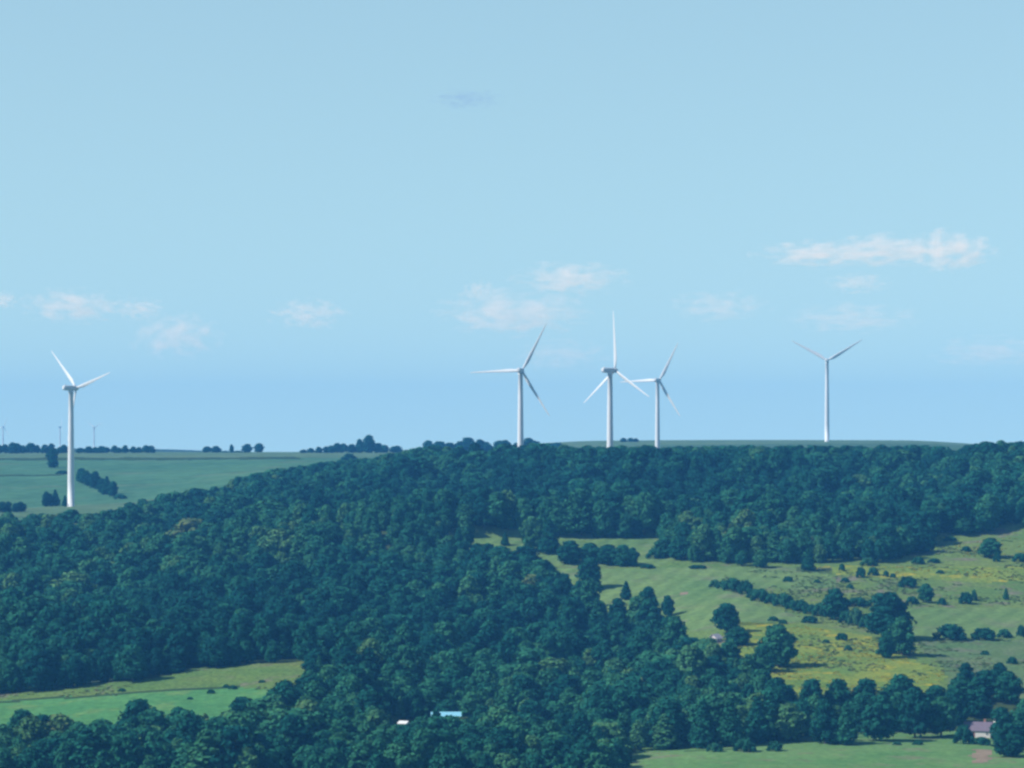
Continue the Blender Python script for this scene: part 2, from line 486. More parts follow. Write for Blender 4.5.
def crown_bush(seed, h=3.0, dia=5.0):
    rs = np.random.default_rng(seed); lobes = []
    for i in range(11):
        a = i * 2.39996; q = math.sqrt((i + .5) / 11)
        r = rs.uniform(0.55, 0.95) * (1.15 - 0.45 * q)
        off = q * (dia / 2 - r * .8)
        z = r * 0.55 + (h - 1.6 * r) * (1 - q * q) * rs.uniform(0.6, 1.0)
        lobes.append((np.array([math.cos(a) * off, math.sin(a) * off, z]), r, 1))
    return leafy(lobes, 750, 0.22, seed)

def trunk_mesh(seed, h=16.0, r=0.32, limbs=5):
    rs = random.Random(seed)
    verts, faces = [], []
    def tube(pts, rads, n=7):
        b = len(verts)
        for p, q in zip(pts, rads):
            for i in range(n):
                a = 2 * math.pi * i / n
                verts.append((p[0] + q * math.cos(a), p[1] + q * math.sin(a), p[2]))
        for k in range(len(pts) - 1):
            for i in range(n):
                faces.append((b + k * n + i, b + k * n + (i + 1) % n, b + (k + 1) * n + (i + 1) % n, b + (k + 1) * n + i))
    wob = [(rs.uniform(-.25, .25), rs.uniform(-.25, .25)) for _ in range(5)]
    tube([(0, 0, -0.6), (0, 0, 0.4), (wob[1][0], wob[1][1], h * .25), (wob[2][0], wob[2][1], h * .5), (wob[3][0], wob[3][1], h * .85)], [r * 1.5, r * 1.1, r * .85, r * .55, r * .12])
    for k in range(limbs):
        a = k * 2.4 + rs.uniform(-.4, .4); z = h * rs.uniform(.18, .55); L = h * rs.uniform(.14, .22)
        tube([(0, 0, z), (math.cos(a) * L * .5, math.sin(a) * L * .5, z + L * .35), (math.cos(a) * L, math.sin(a) * L, z + L * .9)], [r * .5, r * .32, r * .1], 5)
    return mesh_from('trunk', verts, faces, BARK, True)

TREE_H, TREE_D = 16.0, 10.5
crown_me, trunk_me = [], []
for s, kw in enumerate([dict(), dict(n=30, top=0.25), dict(n=22, base=0.08), dict(n=28, base=0.2, top=-0.15), dict(n=34, leaves=2000)]):
    v, f = crown_broad(101 + s, **kw)
    crown_me.append(mesh_from('crown', v, f, LEAF)); trunk_me.append(trunk_mesh(40 + s))
v, f = crown_cone(131); crown_me.append(mesh_from('crown', v, f, LEAF)); trunk_me.append(trunk_mesh(49, r=.25, limbs=2))
bush_me, stem_me = [], []
for s in range(3):
    v, f = crown_bush(201 + s); bush_me.append(mesh_from('foliage', v, f, BUSHLEAF)); stem_me.append(trunk_mesh(60 + s, h=2.2, r=.07, limbs=4))

first_crown = {}; first_bush = {}
def plant_tree(x, y, z, wid, hgt, var, rz, tone, label, group):
    r = empty('tree', (x, y, z), rz, (wid / TREE_D if var < 5 else wid / 6.5, wid / TREE_D if var < 5 else wid / 6.5, hgt / TREE_H))
    tag(r, label, 'tree', group)
    c = obj('crown', crown_me[var], r); c['tone'] = float(tone)
    obj('trunk', trunk_me[var], r)
    first_crown.setdefault(var, c)
    return r
def plant_bush(x, y, z, wid, hgt, var, rz, tone, label, group):
    r = empty('bush', (x, y, z), rz, (wid / 5.0, wid / 5.0, hgt / 3.0))
    tag(r, label, 'bush', group)
    c = obj('foliage', bush_me[var], r); c['tone'] = min(1.0, float(tone) + .15)
    obj('stem', stem_me[var], r)
    first_bush.setdefault(var, c)
    return r

# --- single trees and bushes: column, row of the foot, width and height in photo pixels (turned into metres at their distance), tone, label
T, B = 't', 'b'
SINGLES = [
 (T, 727, 634, 27, 29, .15, 'dark round tree standing over the white gable house', None),
 (T, 738, 646, 24, 18, .3, 'low broad tree right of the white gable house', None),
 (T, 716, 622, 7, 12, .4, 'thin sapling between the white gable house and the hay field', None),
 (T, 778, 667, 34, 40, .5, 'tall loose tree at the left edge of the yellow meadow', None),
 (T, 764, 672, 24, 26, .35, 'smaller tree leaning on the tall loose tree by the yellow meadow', None),
 (T, 889, 640, 44, 44, .1, 'biggest dark tree in the middle of the right meadow', None),
 (T, 902, 655, 27, 36, .5, 'lighter tree in front of the biggest meadow tree', None),
 (T, 886, 658, 18, 26, .3, 'slim tree at the lower left of the biggest meadow tree', None),
 (T, 835, 620, 24, 30, .3, 'tall bushy tree in the hedge left of the biggest meadow tree', None),
 (T, 926, 603, 15, 18, .4, 'small upright tree at the upper corner of the right mown field', None),
 (T, 990, 558, 24, 19, .45, 'loose small tree high in the right meadow below the back wood', None),
 (T, 1006, 600, 6, 12, .5, 'thin sapling above the right mown field', None),
 (T, 808, 571, 13, 22, .3, 'slim dark tree at the foot of the back wood by the yellow margin', None),
 (T, 761, 568, 15, 17, .6, 'pale small tree at the foot of the back wood above the hay field', None),
 (T, 742, 566, 12, 14, .4, 'little tree in the notch of the back wood above the hay field', None),
 (T, 590, 590, 24, 30, .15, 'tall round tree at the tip of the wood beside the hay field', None),
 (T, 626, 600, 11, 19, .1, 'narrow dark tree on the wood edge beside the hay field', None),
 (T, 648, 612, 21, 24, .2, 'round dark tree on the wood edge below the hay field', None),
 (T, 668, 617, 12, 20, .15, 'slim dark tree at the lower corner of the hay field', None),
 (T, 532, 551, 24, 32, .65, 'left and paler of the two tall trees on the hay strip', None),
 (T, 549, 553, 21, 36, .2, 'right and darker of the two tall trees on the hay strip', None),
 (T, 505, 546, 8, 14, .3, 'small slim tree on the left end of the hay strip', None),
 (T, 547, 578, 10, 13, .5, 'small tree in the gap left of the tall round wood edge tree', None),
 (T, 570, 564, 24, 22, .2, 'leftmost tree of the thicket below the hay strip', None),
 (T, 590, 563, 22, 19, .3, 'second tree from the left in the thicket below the hay strip', None),
 (T, 608, 565, 25, 19, .2, 'middle tree of the thicket below the hay strip', None),
 (T, 623, 566, 20, 20, .35, 'second tree from the right in the thicket below the hay strip', None),
 (T, 633, 567, 12, 18, .3, 'rightmost slim tree of the thicket below the hay strip', None),
 (T, 525, 572, 34, 24, .05, 'broad very dark tree at the left of the thicket below the hay strip', None),
 (T, 500, 572, 28, 24, .3, 'broad tree left of the very dark one by the thicket', None),
 (T, 664, 557, 20, 18, .35, 'leafy tree at the right end of the hay strip', None),
 (T, 680, 560, 22, 22, .25, 'taller tree against the back wood at the right end of the hay strip', None),
 # row along the bottom field
 (T, 703, 748, 26, 50, .3, 'tree at the left end of the row along the bottom field', None),
 (T, 730, 747, 28, 50, .35, 'second tree from the left in the row along the bottom field', None),
 (T, 757, 744, 27, 48, .2, 'third tree from the left in the row along the bottom field', None),
 (T, 788, 738, 30, 34, .3, 'short broad tree left of the two bare trunked ones by the bottom field', None),
 (T, 825, 744, 26, 42, .15, 'left of the two trees with a bare trunk by the bottom field', None),
 (T, 846, 745, 23, 42, .4, 'right of the two trees with a bare trunk by the bottom field', None),
 (T, 880, 741, 36, 44, .25, 'broad tree in the middle of the row along the bottom field', None),
 (T, 915, 738, 30, 48, .1, 'dark tree left of the paler one in the row along the bottom field', None),
 (T, 941, 737, 32, 38, .5, 'paler round tree left of the grey roofed farmhouse', None),
 (T, 812, 724, 30, 42, .2, 'tree behind the two bare trunked ones by the bottom field', None),
 (T, 778, 720, 30, 40, .15, 'dark tree behind the short broad one by the bottom field', None),
 (T, 866, 724, 30, 42, .2, 'tree behind the broad middle one of the bottom field row', None),
 (T, 900, 722, 34, 44, .3, 'tree behind the dark one of the bottom field row', None),
 (T, 936, 718, 28, 30, .3, 'tree behind the paler round one left of the farmhouse', None),
 (T, 838, 722, 30, 40, .3, 'tree filling the gap behind the two bare trunked ones by the bottom field', None),
 (T, 860, 732, 24, 36, .35, 'rounded tree between the right bare trunked one and the broad middle tree', None),
 (T, 955, 726, 26, 36, .2, 'dark tree between the paler round one and the grey farmhouse roof', None),
 (T, 898, 733, 24, 38, .4, 'light tree between the broad middle one and the dark one of the row', None),
 (T, 805, 735, 22, 32, .25, 'small tree between the short broad one and the left bare trunked one', None),
 (T, 966, 684, 17, 20, .1, 'small dark tree up the slope above the grey roofed farmhouse', None),
 (T, 999, 690, 20, 26, .1, 'dark tree at the top of the clump above the grey roofed farmhouse', None),
 (T, 984, 700, 28, 28, .2, 'broad tree in the clump above the grey roofed farmhouse', None),
 (T, 1008, 704, 26, 30, .3, 'right hand tree of the clump above the grey roofed farmhouse', None),
 (T, 960, 704, 30, 26, .35, 'left hand tree of the clump above the grey roofed farmhouse', None),
 (T, 976, 716, 30, 24, .15, 'tree just behind the grey roof of the farmhouse', None),
 (T, 1002, 742, 27, 33, .2, 'tree hiding the right end of the grey roofed farmhouse', None),
 (T, 1011, 757, 34, 32, .1, 'dark low tree right of the soil patch in the bottom field', None),
 (T, 1026, 742, 30, 40, .4, 'tree cut by the right frame edge beside the farmhouse', None),
 (B, 964, 744, 22, 20, .1, 'dark bush below the left corner of the grey roofed farmhouse', None),
 (B, 982, 745, 20, 9, .2, 'low bush in front of the grey roofed farmhouse', None),
 (B, 775, 751, 17, 11, .3, 'dark bush at the left end of the bottom field', None),
 (B, 745, 752, 24, 14, .3, 'broad bush below the row at the left end of the bottom field', None),
 (B, 715, 752, 18, 10, .4, 'low bush at the left corner of the bottom field', None),
 (B, 918, 745, 12, 6, .3, 'small bush below the row in the middle of the bottom field', None),
 (B, 897, 745, 10, 4, .5, 'low tuft like bush below the row by the bottom field', None),
 # hedge running down the meadow
 (B, 724, 589, 16, 9, .35, 'low bush filling the hedge between its first and second bush', None),
 (B, 754, 598, 16, 10, .3, 'low bush filling the hedge between the dark third and the fourth bush', None),
 (B, 773, 604, 18, 11, .25, 'bush filling the hedge just left of the pale middle one', None),
 (B, 793, 610, 16, 11, .2, 'dark bush filling the hedge just right of the pale middle one', None),
 (B, 811, 614, 16, 11, .3, 'bush filling the hedge a step left of the tall hedge tree', None),
 (B, 846, 623, 16, 13, .25, 'bush at the right foot of the tall hedge tree', None),
 (B, 868, 628, 18, 16, .3, 'bush at the left foot of the biggest meadow tree', None),
 (B, 842, 606, 20, 9, .25, 'low bush behind the right side of the tall hedge tree', None),
 (B, 715, 587, 13, 8, .5, 'first bush at the upper left end of the meadow hedge', None),
 (B, 733, 591, 21, 14, .3, 'second bush from the upper end of the meadow hedge', None),
 (B, 746, 594, 16, 15, .15, 'dark rounded third bush of the meadow hedge', None),
 (B, 761, 601, 22, 13, .3, 'fourth bush of the meadow hedge', None),
 (B, 784, 607, 23, 15, .4, 'pale bush in the middle of the meadow hedge', None),
 (B, 801, 611, 17, 13, .3, 'bush right of the pale one in the meadow hedge', None),
 (B, 820, 616, 16, 14, .4, 'bush just left of the tall hedge tree', None),
 (B, 856, 626, 17, 20, .6, 'pale tall bush between the hedge tree and the biggest meadow tree', None),
 (B, 810, 623, 18, 8, .1, 'low dark bush just below the meadow hedge', None),
 (B, 858, 606, 24, 9, .2, 'low wide bush behind the tall hedge tree', None),
 (B, 880, 605, 22, 13, .3, 'bush behind the top of the biggest meadow tree', None),
 (B, 788, 582, 11, 6, .2, 'lone small bush above the meadow hedge', None),
 (B, 817, 583, 8, 4, .5, 'tiny pale bush right of the lone one above the hedge', None),
 (B, 842, 571, 7, 8, .2, 'tiny bush at the left of the yellow margin', None),
 (B, 861, 578, 11, 12, .2, 'upright bush below the yellow margin, left of a pair', None),
 (B, 873, 576, 12, 9, .4, 'pale bush of the pair below the yellow margin', None),
 (B, 886, 577, 7, 7, .3, 'small round bush right of the pair below the yellow margin', None),
 (B, 893, 578, 7, 5, .3, 'low little bush at the end of the line below the yellow margin', None),
 (B, 845, 582, 10, 5, .2, 'low dark bush below the tiny one at the yellow margin', None),
 (B, 850, 589, 8, 5, .4, 'low bush under the dark one in the upper meadow', None),
 (B, 908, 587, 21, 12, .1, 'dark dome shaped bush in the upper meadow', None),
 (B, 912, 604, 14, 8, .2, 'low bush left of the small upright tree at the mown field', None),
 (B, 942, 605, 10, 8, .2, 'low bush right of the small upright tree at the mown field', None),
 (B, 966, 604, 16, 13, .1, 'dark bush above the middle of the right mown field', None),
 (B, 974, 601, 7, 12, .5, 'slim pale bush behind the dark one above the right mown field', None),
 (B, 966, 552, 11, 6, .2, 'low bush high in the right meadow', None),
 (B, 997, 562, 9, 11, .2, 'small bush under the loose small tree in the right meadow', None),
 (B, 1020, 562, 17, 9, .3, 'wide low bush at the right edge high in the meadow', None),
 (B, 934, 563, 14, 5, .1, 'low dark bush at the foot of the back wood, right end', None),
 (B, 950, 541, 16, 5, .3, 'flat bush below the wood at the upper right meadow', None),
 (B, 940, 574, 9, 4, .6, 'tiny pale bush in the right part of the yellow margin', None),
 (B, 950, 640, 35, 17, .1, 'big dark bush below the left end of the right mown field', None),
 (B, 984, 640, 28, 13, .1, 'second dark bush below the right mown field', None),
 (B, 1004, 638, 16, 9, .4, 'pale low bush right of the two dark ones below the mown field', None),
 (B, 1021, 637, 10, 13, .2, 'bush at the right frame edge below the mown field', None),
 (B, 842, 640, 14, 8, .15, 'lone dark bush in the yellow meadow', None),
 (B, 848, 651, 9, 6, .5, 'pale small bush below the lone dark one in the yellow meadow', None),
 (B, 826, 643, 9, 4, .4, 'low bush left of the lone dark one in the yellow meadow', None),
 (B, 783, 624, 10, 5, .4, 'small bush at the top of the yellow meadow', None),
 (B, 773, 621, 12, 5, .3, 'low wide bush behind the tall loose tree', None),
 (B, 1012, 664, 12, 8, .2, 'dark bush on the slope at the right frame edge above the farmhouse', None),
 (B, 985, 655, 10, 5, .4, 'small bush on the slope below the second dark bush', None),
 (B, 655, 558, 20, 10, .3, 'wide bush at the right end of the hay strip', None),
 (B, 648, 568, 16, 4, .1, 'low dark bush on the line between hay strip and hay field', None),
 (B, 698, 568, 20, 3.5, .1, 'flat dark bush at the foot of the wood above the hay field', None),
 (B, 868, 566, 18, 9, .5, 'pale bush at the foot of the back wood, above the yellow margin', None),
 (B, 918, 564, 14, 8, .3, 'bush at the right corner of the projecting back wood', None),
 (T, 178, 746, 30, 36, .3, 'round tree rising into the small field, left of the taller one', None),
 (T, 243, 742, 36, 42, .15, 'tall dark round tree in front of the right end of the small field', None),
 (T, 22, 748, 30, 36, .35, 'round tree at the lower left corner of the small field', None),
 (T, 436, 746, 22, 38, .2, 'tree hiding the left half of the blue roofed house', None),
 (T, 426, 744, 15, 31, .35, 'smaller tree at the left end of the blue roofed house', None),
 (T, 447, 747, 14, 32.5, .3, 'tree under the right end of the blue roof', None),
 # small field at the lower left
 (B, 211, 694, 9, 4.5, .15, 'little dark bush in the rough margin above the small field, left of a pair', None),
 (B, 226, 688, 8, 4, .4, 'small pale bush of the pair in the rough margin above the small field', None),
 (B, 233, 690, 10, 4.5, .25, 'wider bush of the pair in the rough margin above the small field', None),
 (B, 262, 683, 8, 3.5, .5, 'pale scrubby bush in the right part of the rough margin', None),
 (B, 190, 700, 7, 3, .4, 'tiny bush on the upper edge of the small field', None),
 (B, 122, 692, 9, 4, .3, 'low bush at the wood foot over the small field', None),
]
def row_along(kind, pts, n, wpx, hpx, tone, label, group, jit=.2):
    rr = random.Random(len(label) * 31 + n)
    words = ['first', 'second', 'third', 'fourth', 'fifth', 'sixth', 'seventh', 'eighth', 'ninth', 'tenth', 'eleventh', 'twelfth', 'thirteenth', 'fourteenth']
    us = np.array([p[0] for p in pts], float); vs = np.array([p[1] for p in pts], float)
    for i in range(n):
        u = us[0] + (us[-1] - us[0]) * (i + .5) / n + rr.uniform(-.3, .3) * (us[-1] - us[0]) / n
        h = np.interp(u, us, [p[2] for p in pts]) if len(pts[0]) > 2 else hpx
        SINGLES.append((kind, u, float(np.interp(u, us, vs)), wpx * rr.uniform(.8, 1.25), h * rr.uniform(1 - jit, 1 + jit), min(1, max(0, tone + rr.uniform(-.15, .15))), f'{words[i]} {label}', group))
row_along(T, [(-4, 457.2), (32, 457.0)], 6, 10, 9.5, .1, 'dark tree from the left in the left skyline row', 'trees on the left skyline')
row_along(T, [(36, 456.6), (68, 456.6)], 5, 8, 8, .15, 'tree from the left in the skyline row just left of the turbine tower', 'trees on the left skyline')
row_along(T, [(78, 455.6), (154, 454.8)], 12, 8, 6.5, .15, 'small tree from the left in the skyline row right of the tower', 'trees on the left skyline')
SINGLES += [(T, 53, 468, 13, 19, .1, 'dark lone tree below the left skyline row', None)]
row_along(T, [(78, 481, 12), (114, 498, 18)], 7, 11, 14, .1, 'tree from the top of the slanting row right of the turbine', 'slanting tree row in the far field')
SINGLES += [(B, 120, 499, 14, 5, .2, 'low bush ending the slanting row right of the turbine', None), (B, 62, 474, 14, 4, .15, 'low bush below the lone skyline tree', None)]
row_along(T, [(42, 507), (58, 506)], 3, 9, 15, .1, 'dark tree from the left in the clump left of the turbine foot', 'clump left of the turbine foot')
SINGLES += [(T, 65, 507, 6, 12, .15, 'slim tree just left of the turbine foot', None)]
row_along(T, [(-2, 513), (26, 512)], 4, 9, 10, .15, 'tree from the left in the low clump at the left frame edge', 'clump at the left frame edge')
SINGLES += [(T, 207, 452.8, 10, 6, .15, 'low tree at the left end of the middle skyline row', None), (T, 216, 452.8, 10, 6.5, .15, 'second tree of the middle skyline row', None),
 (T, 231.5, 452.8, 5, 8, .15, 'slim lone tree of the middle skyline row', None), (T, 247, 452.8, 10, 8.5, .15, 'left tree of the skyline pair in the middle row', None), (T, 259, 452.8, 10, 9, .15, 'right tree of the skyline pair in the middle row', None),
 (B, 225, 452.6, 12, 2, .2, 'low hedge bush left of the slim lone skyline tree', None), (B, 238, 452.6, 12, 2.2, .2, 'low hedge bush right of the slim lone skyline tree', None),
 (T, 369, 453.4, 15, 17, .1, 'highest peaked tree of the skyline copse', None), (T, 349, 464, 15, 10, .15, 'lone tree at the upper edge of the wood below the skyline copse', None)]
row_along(T, [(300, 453.2, 4), (330, 453.2, 7), (362, 453.3, 12)], 9, 9, 8, .15, 'tree from the left in the skyline copse', 'skyline copse')
row_along(T, [(376, 453.4, 11), (402, 452.6, 6)], 4, 9, 8, .15, 'tree right of the peaked one in the skyline copse', 'skyline copse')
row_along(T, [(424, 452.5, 9), (475, 452.2, 11.5), (562, 451.8, 11)], 14, 15, 10, .15, 'tree from the left in the skyline row by the second turbine', 'skyline row by the second turbine', .25)
row_along(T, [(622, 442.2, 4), (640, 441.9, 3.5)], 3, 7, 4, .15, 'tiny tree from the left on the plateau skyline between two turbines', 'tiny trees on the plateau skyline')

placed = []      # every plant: kind, x, y, z, width, height, variant, turn, tone, label, group
for i, (k, u, row, wp, hp, tone, label, group) in enumerate(SINGLES):
    if row < 460: 
        y0 = 4150 if row < 458 else 3300
        x, y, z = find(u, row, y0, 5200)
    elif row < 514 and u < 130: x, y, z = find(u, row, 2600, 4000)
    elif row < 470: x, y, z = find(u, row, 2500, 4400)
    else: x, y, z = find(u, row, 1390, 2900)
    W_, H_ = wp * y / F, hp * y / F
    var = (i * 7 + 3) % 5 if k == T else i % 3
    if k == T and wp < hp * .6: var = 5
    placed.append([k, x, y, z - 0.1, W_ * 1.06, H_ * 1.03, var, (i * 2.1) % 6.28, tone, label, group])

# --- the woods: one entry per tree, on a jittered grid, only where the photograph has wood
HOUSES = [  # column, row of foot, distance
 ('farmhouse', 979, 737), ('blue', 445, 727), ('shed', 404, 728), ('gable', 719, 640)]
def in_wood(u, y):
    # front band below the small field and along the bottom
    a = (y < 1545) & (u < 620) & (y < np.interp(u, [-100, 215, 235, 262, 300, 320], [1462, 1462, 1480, 1520, 1545, 1560]))
    # main wood: from the small field's upper edge up the hill; its right edge follows the hay field
    ub = np.interp(y, [1500, 1530, 1600, 1640, 1690, 1760, 1830, 1900, 1930, 1990, 2060, 2110, 2600], [668, 690, 775, 772, 742, 706, 684, 640, 612, 566, 522, 478, 476])
    lo = np.interp(u, [-100, 0, 130, 200, 300, 320, 330], [1640, 1634, 1640, 1664, 1672, 1560, 1500])
    b = (y >= lo) & (y >= 1500) & (u < ub) & (y < 2160)
    # row behind the bottom field
    c = (y > 1512) & (y < 1592) & (u > 650) & (u < 835)
    # back wood
    fr = np.interp(u, [400, 478, 655, 672, 690, 905, 925, 940, 1024, 1100], [2100, 2145, 2143, 2105, 2062, 2062, 2110, 2160, 2170, 2175])
    bk = np.interp(u, [-120, 0, 40, 110, 180, 250, 300, 350, 420, 480, 560, 1140], [2440, 2450, 2455, 2480, 2590, 2740, 2850, 2940, 2900, 2720, 2660, 2640])
    d = (y > fr) & (y < bk)
    e = (u < 480) & (y >= 2160) & (y < bk)
    return a | b | c | d | e
sp = 9.0
gx, gy = np.meshgrid(np.arange(-560, 560, sp), np.arange(1350, 2930, sp))
gx = gx + RNG.uniform(-.42, .42, gx.shape) * sp; gy = gy + RNG.uniform(-.42, .42, gy.shape) * sp
fx, fy = gx.ravel(), gy.ravel()
fu = fx / fy * F + 512
k = (fu > -170) & (fu < 1200) & in_wood(fu + (vnoise(fx, fy, 18, 9) - .5) * 14, fy)
fx, fy, fu = fx[k], fy[k], fu[k]
fz = ground_z(fx, fy)
n = len(fx)
patch = vnoise(fx, fy, 60, 21); stand = vnoise(fx, fy, 140, 22)
big = vnoise(fx, fy, 13, 77) + .35 * RNG.random(n)
fh = 9.5 + 5.5 * RNG.random(n) + 5.0 * (patch - .5) + 7.5 * np.clip((big - .72) / .35, 0, 1)
fw = np.clip(fh * RNG.uniform(.62, .98, n), 6, 18)
ftone = np.clip(.30 + .55 * (stand - .5) + RNG.normal(0, .18, n) + .22 * (RNG.random(n) < .05), 0, 1)
fvar = RNG.integers(0, 5, n); fvar[(RNG.random(n) < .05) | ((vnoise(fx, fy, 45, 61) > .8) & (RNG.random(n) < .3))] = 5
frot = RNG.uniform(0, 6.28, n)
# open yards in front of the houses, clear of crowns: (column range, row above which nothing may rise, distance of the house)
cap_row = np.interp(fu, [-70, 0, 110, 180, 210, 250, 285, 330, 370, 400, 425, 440, 480, 560, 600, 940, 975, 1030, 1100], [509, 507, 503, 491, 487, 475, 468, 462, 458, 453, 447, 445.5, 443.5, 443.5, 446.5, 446.5, 443, 440, 439]) + RNG.uniform(-1.2, 2.5, n)
crest = (fy > 2380)
fy = np.where(crest & ((HY - cap_row) / F * fy - fz < 4.0), -1, fy)
fh = np.where(crest, np.minimum(fh, np.maximum(5.0, (HY - cap_row) / F * fy - fz)), fh); fw = np.where(crest, np.minimum(fw, fh * 1.1), fw)
YARDS = [(426, 464, 717.0, 1590), (476, 522, 543.5, 2140), (399, 410, 725.5, 1575), (710, 721, 638, 1800), (962, 994, 734, 1545)]
fpy_top = HY - F * (fz + fh) / np.where(fy > 0, fy, 1e9)
for (u0, u1, rowlim, yh) in YARDS:
    hit = (fu + fw * .5 * F / fy > u0) & (fu - fw * .5 * F / fy < u1) & (fy < yh + 4) & (fpy_top < rowlim)
    room = fz + 0 - (HY - rowlim) * 0
    allowed = (HY - rowlim) / F * np.abs(fy) - fz
    lower = hit & (allowed > 5.0)
    fh[lower] = np.minimum(fh[lower], allowed[lower]); fw[lower] = np.minimum(fw[lower], fh[lower] * .85)
    fy[hit & ~lower] = -1
for (hu, hy) in ((404, 1552), (445, 1562), (716, 1760), (979, 1530)):      # sunlit yards: no trees just sunward of the houses
    hx = (hu - 512) / F * hy; dx, dy = math.sin(R(SUN_AZ)), math.cos(R(SUN_AZ))
    t_ = np.clip((fx - hx) * dx + (fy - hy) * dy, 0, 32 if hu == 445 else 20)
    fy[np.hypot(fx - hx - dx * t_, fy - hy - dy * t_) < (9.5 if hu == 445 else 5.5)] = -1
# keep clear of the hand placed trees' own feet and of the turbines' pads
for p in placed:
    if p[0] == T: fy[(np.hypot(fx - p[1], fy - p[2]) < p[4] * .38)] = -1
fy[(vnoise(fx, fy, 17, 51) > .86) & (fy > 1700)] = -1          # small glades between the crowns
k = fy > 0
fx, fy, fu, fz, fh, fw, ftone, fvar, frot = [a[k] for a in (fx, fy, fu, fz, fh, fw, ftone, fvar, frot)]
n = len(fx)

# which of them show most: paint all crowns far to near into a small id picture
W0, H0 = 1024, 768
idp = np.full((H0, W0), -1, np.int32)
allp = [(fy[i], i, fu[i], HY - F * fz[i] / fy[i], fw[i] * F / fy[i], fh[i] * F / fy[i]) for i in range(n)]
allp += [(p[2], -2 - j, p[1] / p[2] * F + 512, HY - F * p[3] / p[2], p[4] * F / p[2], p[5] * F / p[2]) for j, p in enumerate(placed)]
allp.sort(key=lambda t: -t[0])
for (_, i, u, vb, wp, hp) in allp:
    x0, x1 = int(max(0, u - wp / 2)), int(min(W0 - 1, u + wp / 2)); y0, y1 = int(max(0, vb - hp)), int(min(H0 - 1, vb))
    if x1 < x0 or y1 < y0: continue
    xx = np.arange(x0, x1 + 1)[None, :]; yy = np.arange(y0, y1 + 1)[:, None]
    cyy = vb - hp * .54
    e = ((xx - u) / (wp / 2)) ** 2 + ((yy - cyy) / (hp * .47)) ** 2 < 1
    idp[y0:y1 + 1, x0:x1 + 1][e] = i
flat = idp.ravel(); flat = flat[flat >= 0]
area = np.bincount(flat, minlength=n)
n_hand = sum(1 for p in placed if p[0] == T)
N_SINGLE = 300 - n_hand
chosen = np.argsort(-area)[:N_SINGLE]
yy, xx = np.nonzero(idp >= 0)
ids = idp[yy, xx]
cx = np.bincount(ids, xx, minlength=n) / np.maximum(area, 1); cyv = np.bincount(ids, yy, minlength=n) / np.maximum(area, 1)

MARKS = [(71, 512, "the left turbine's foot"), (150, 704, 'the small field'), (270, 676, 'the rough margin'), (445, 714, 'the blue roofed house'),
 (404, 722, 'the white shed'), (719, 636, 'the white gable house'), (650, 590, 'the hay field'), (580, 538, 'the pale hay strip'), (590, 573, 'the wood edge tree'),
 (860, 668, 'the yellow meadow'), (690, 756, 'the bottom field corner'), (825, 740, 'the bare trunked trees'), (870, 572, 'the yellow margin'), (1000, 545, 'the right upper meadow'),
 (300, 565, "the big wood's middle"), (120, 590, 'the big left wood'), (521, 455, 'the second turbine'), (827, 450, 'the rightmost turbine'), (350, 462, 'the lone skyline tree'),
 (60, 745, 'the bottom left corner'), (230, 745, 'the lower field hedge'), (330, 745, 'the lower middle wood'), (560, 740, 'the bottom wood edge'), (500, 640, 'the middle slope'), (610, 680, 'the lower right wood')]
groups = {}
for i in chosen:
    u, v = cx[i], cyv[i]
    d = sorted((math.hypot(u - m[0], v - m[1]), m) for m in MARKS)[0]
    m = d[1]; du, dv = u - m[0], v - m[1]
    if d[0] < 14: where = 'right at'
    else:
        a = (math.degrees(math.atan2(-dv, du)) + 360) % 360
        where = ['right of', 'up right of', 'above', 'up left of', 'left of', 'down left of', 'below', 'down right of'][int((a + 22.5) // 45) % 8]
        if d[0] > 45: where = 'well ' + where
    t_ = ftone[i]
    tw = 'dark' if t_ < .22 else 'deep green' if t_ < .38 else 'mid green' if t_ < .55 else 'light green'
    if fh[i] > 18.5: tw = 'tall ' + tw
    elif fh[i] < 12.5: tw = 'short ' + tw
    groups.setdefault(f'{tw} wood tree {where} {m[2]}', []).append(i)
ORD = ['leftmost', 'second from the left', 'third from the left', 'fourth from the left', 'fifth from the left', 'sixth from the left', 'seventh from the left', 'eighth from the left', 'ninth from the left', 'tenth from the left']
flabel = {}
for lab, mem in groups.items():
    mem.sort(key=lambda q: cx[q])
    for r_, i in enumerate(mem):
        flabel[i] = lab if len(mem) == 1 else (f'{lab}, ' + ('leftmost of two' if r_ == 0 and len(mem) == 2 else 'rightmost of two' if len(mem) == 2 else ORD[min(r_, 9)]))
seen = set(int(i) for i in chosen)
for i in chosen:
    i = int(i)
    plant_tree(float(fx[i]), float(fy[i]), float(fz[i]) - .1, float(fw[i]), float(fh[i]), int(fvar[i]), float(frot[i]), float(ftone[i]), flabel[i], 'trees of the woods')
for p in placed:
    (plant_tree if p[0] == T else plant_bush)(*p[1:])

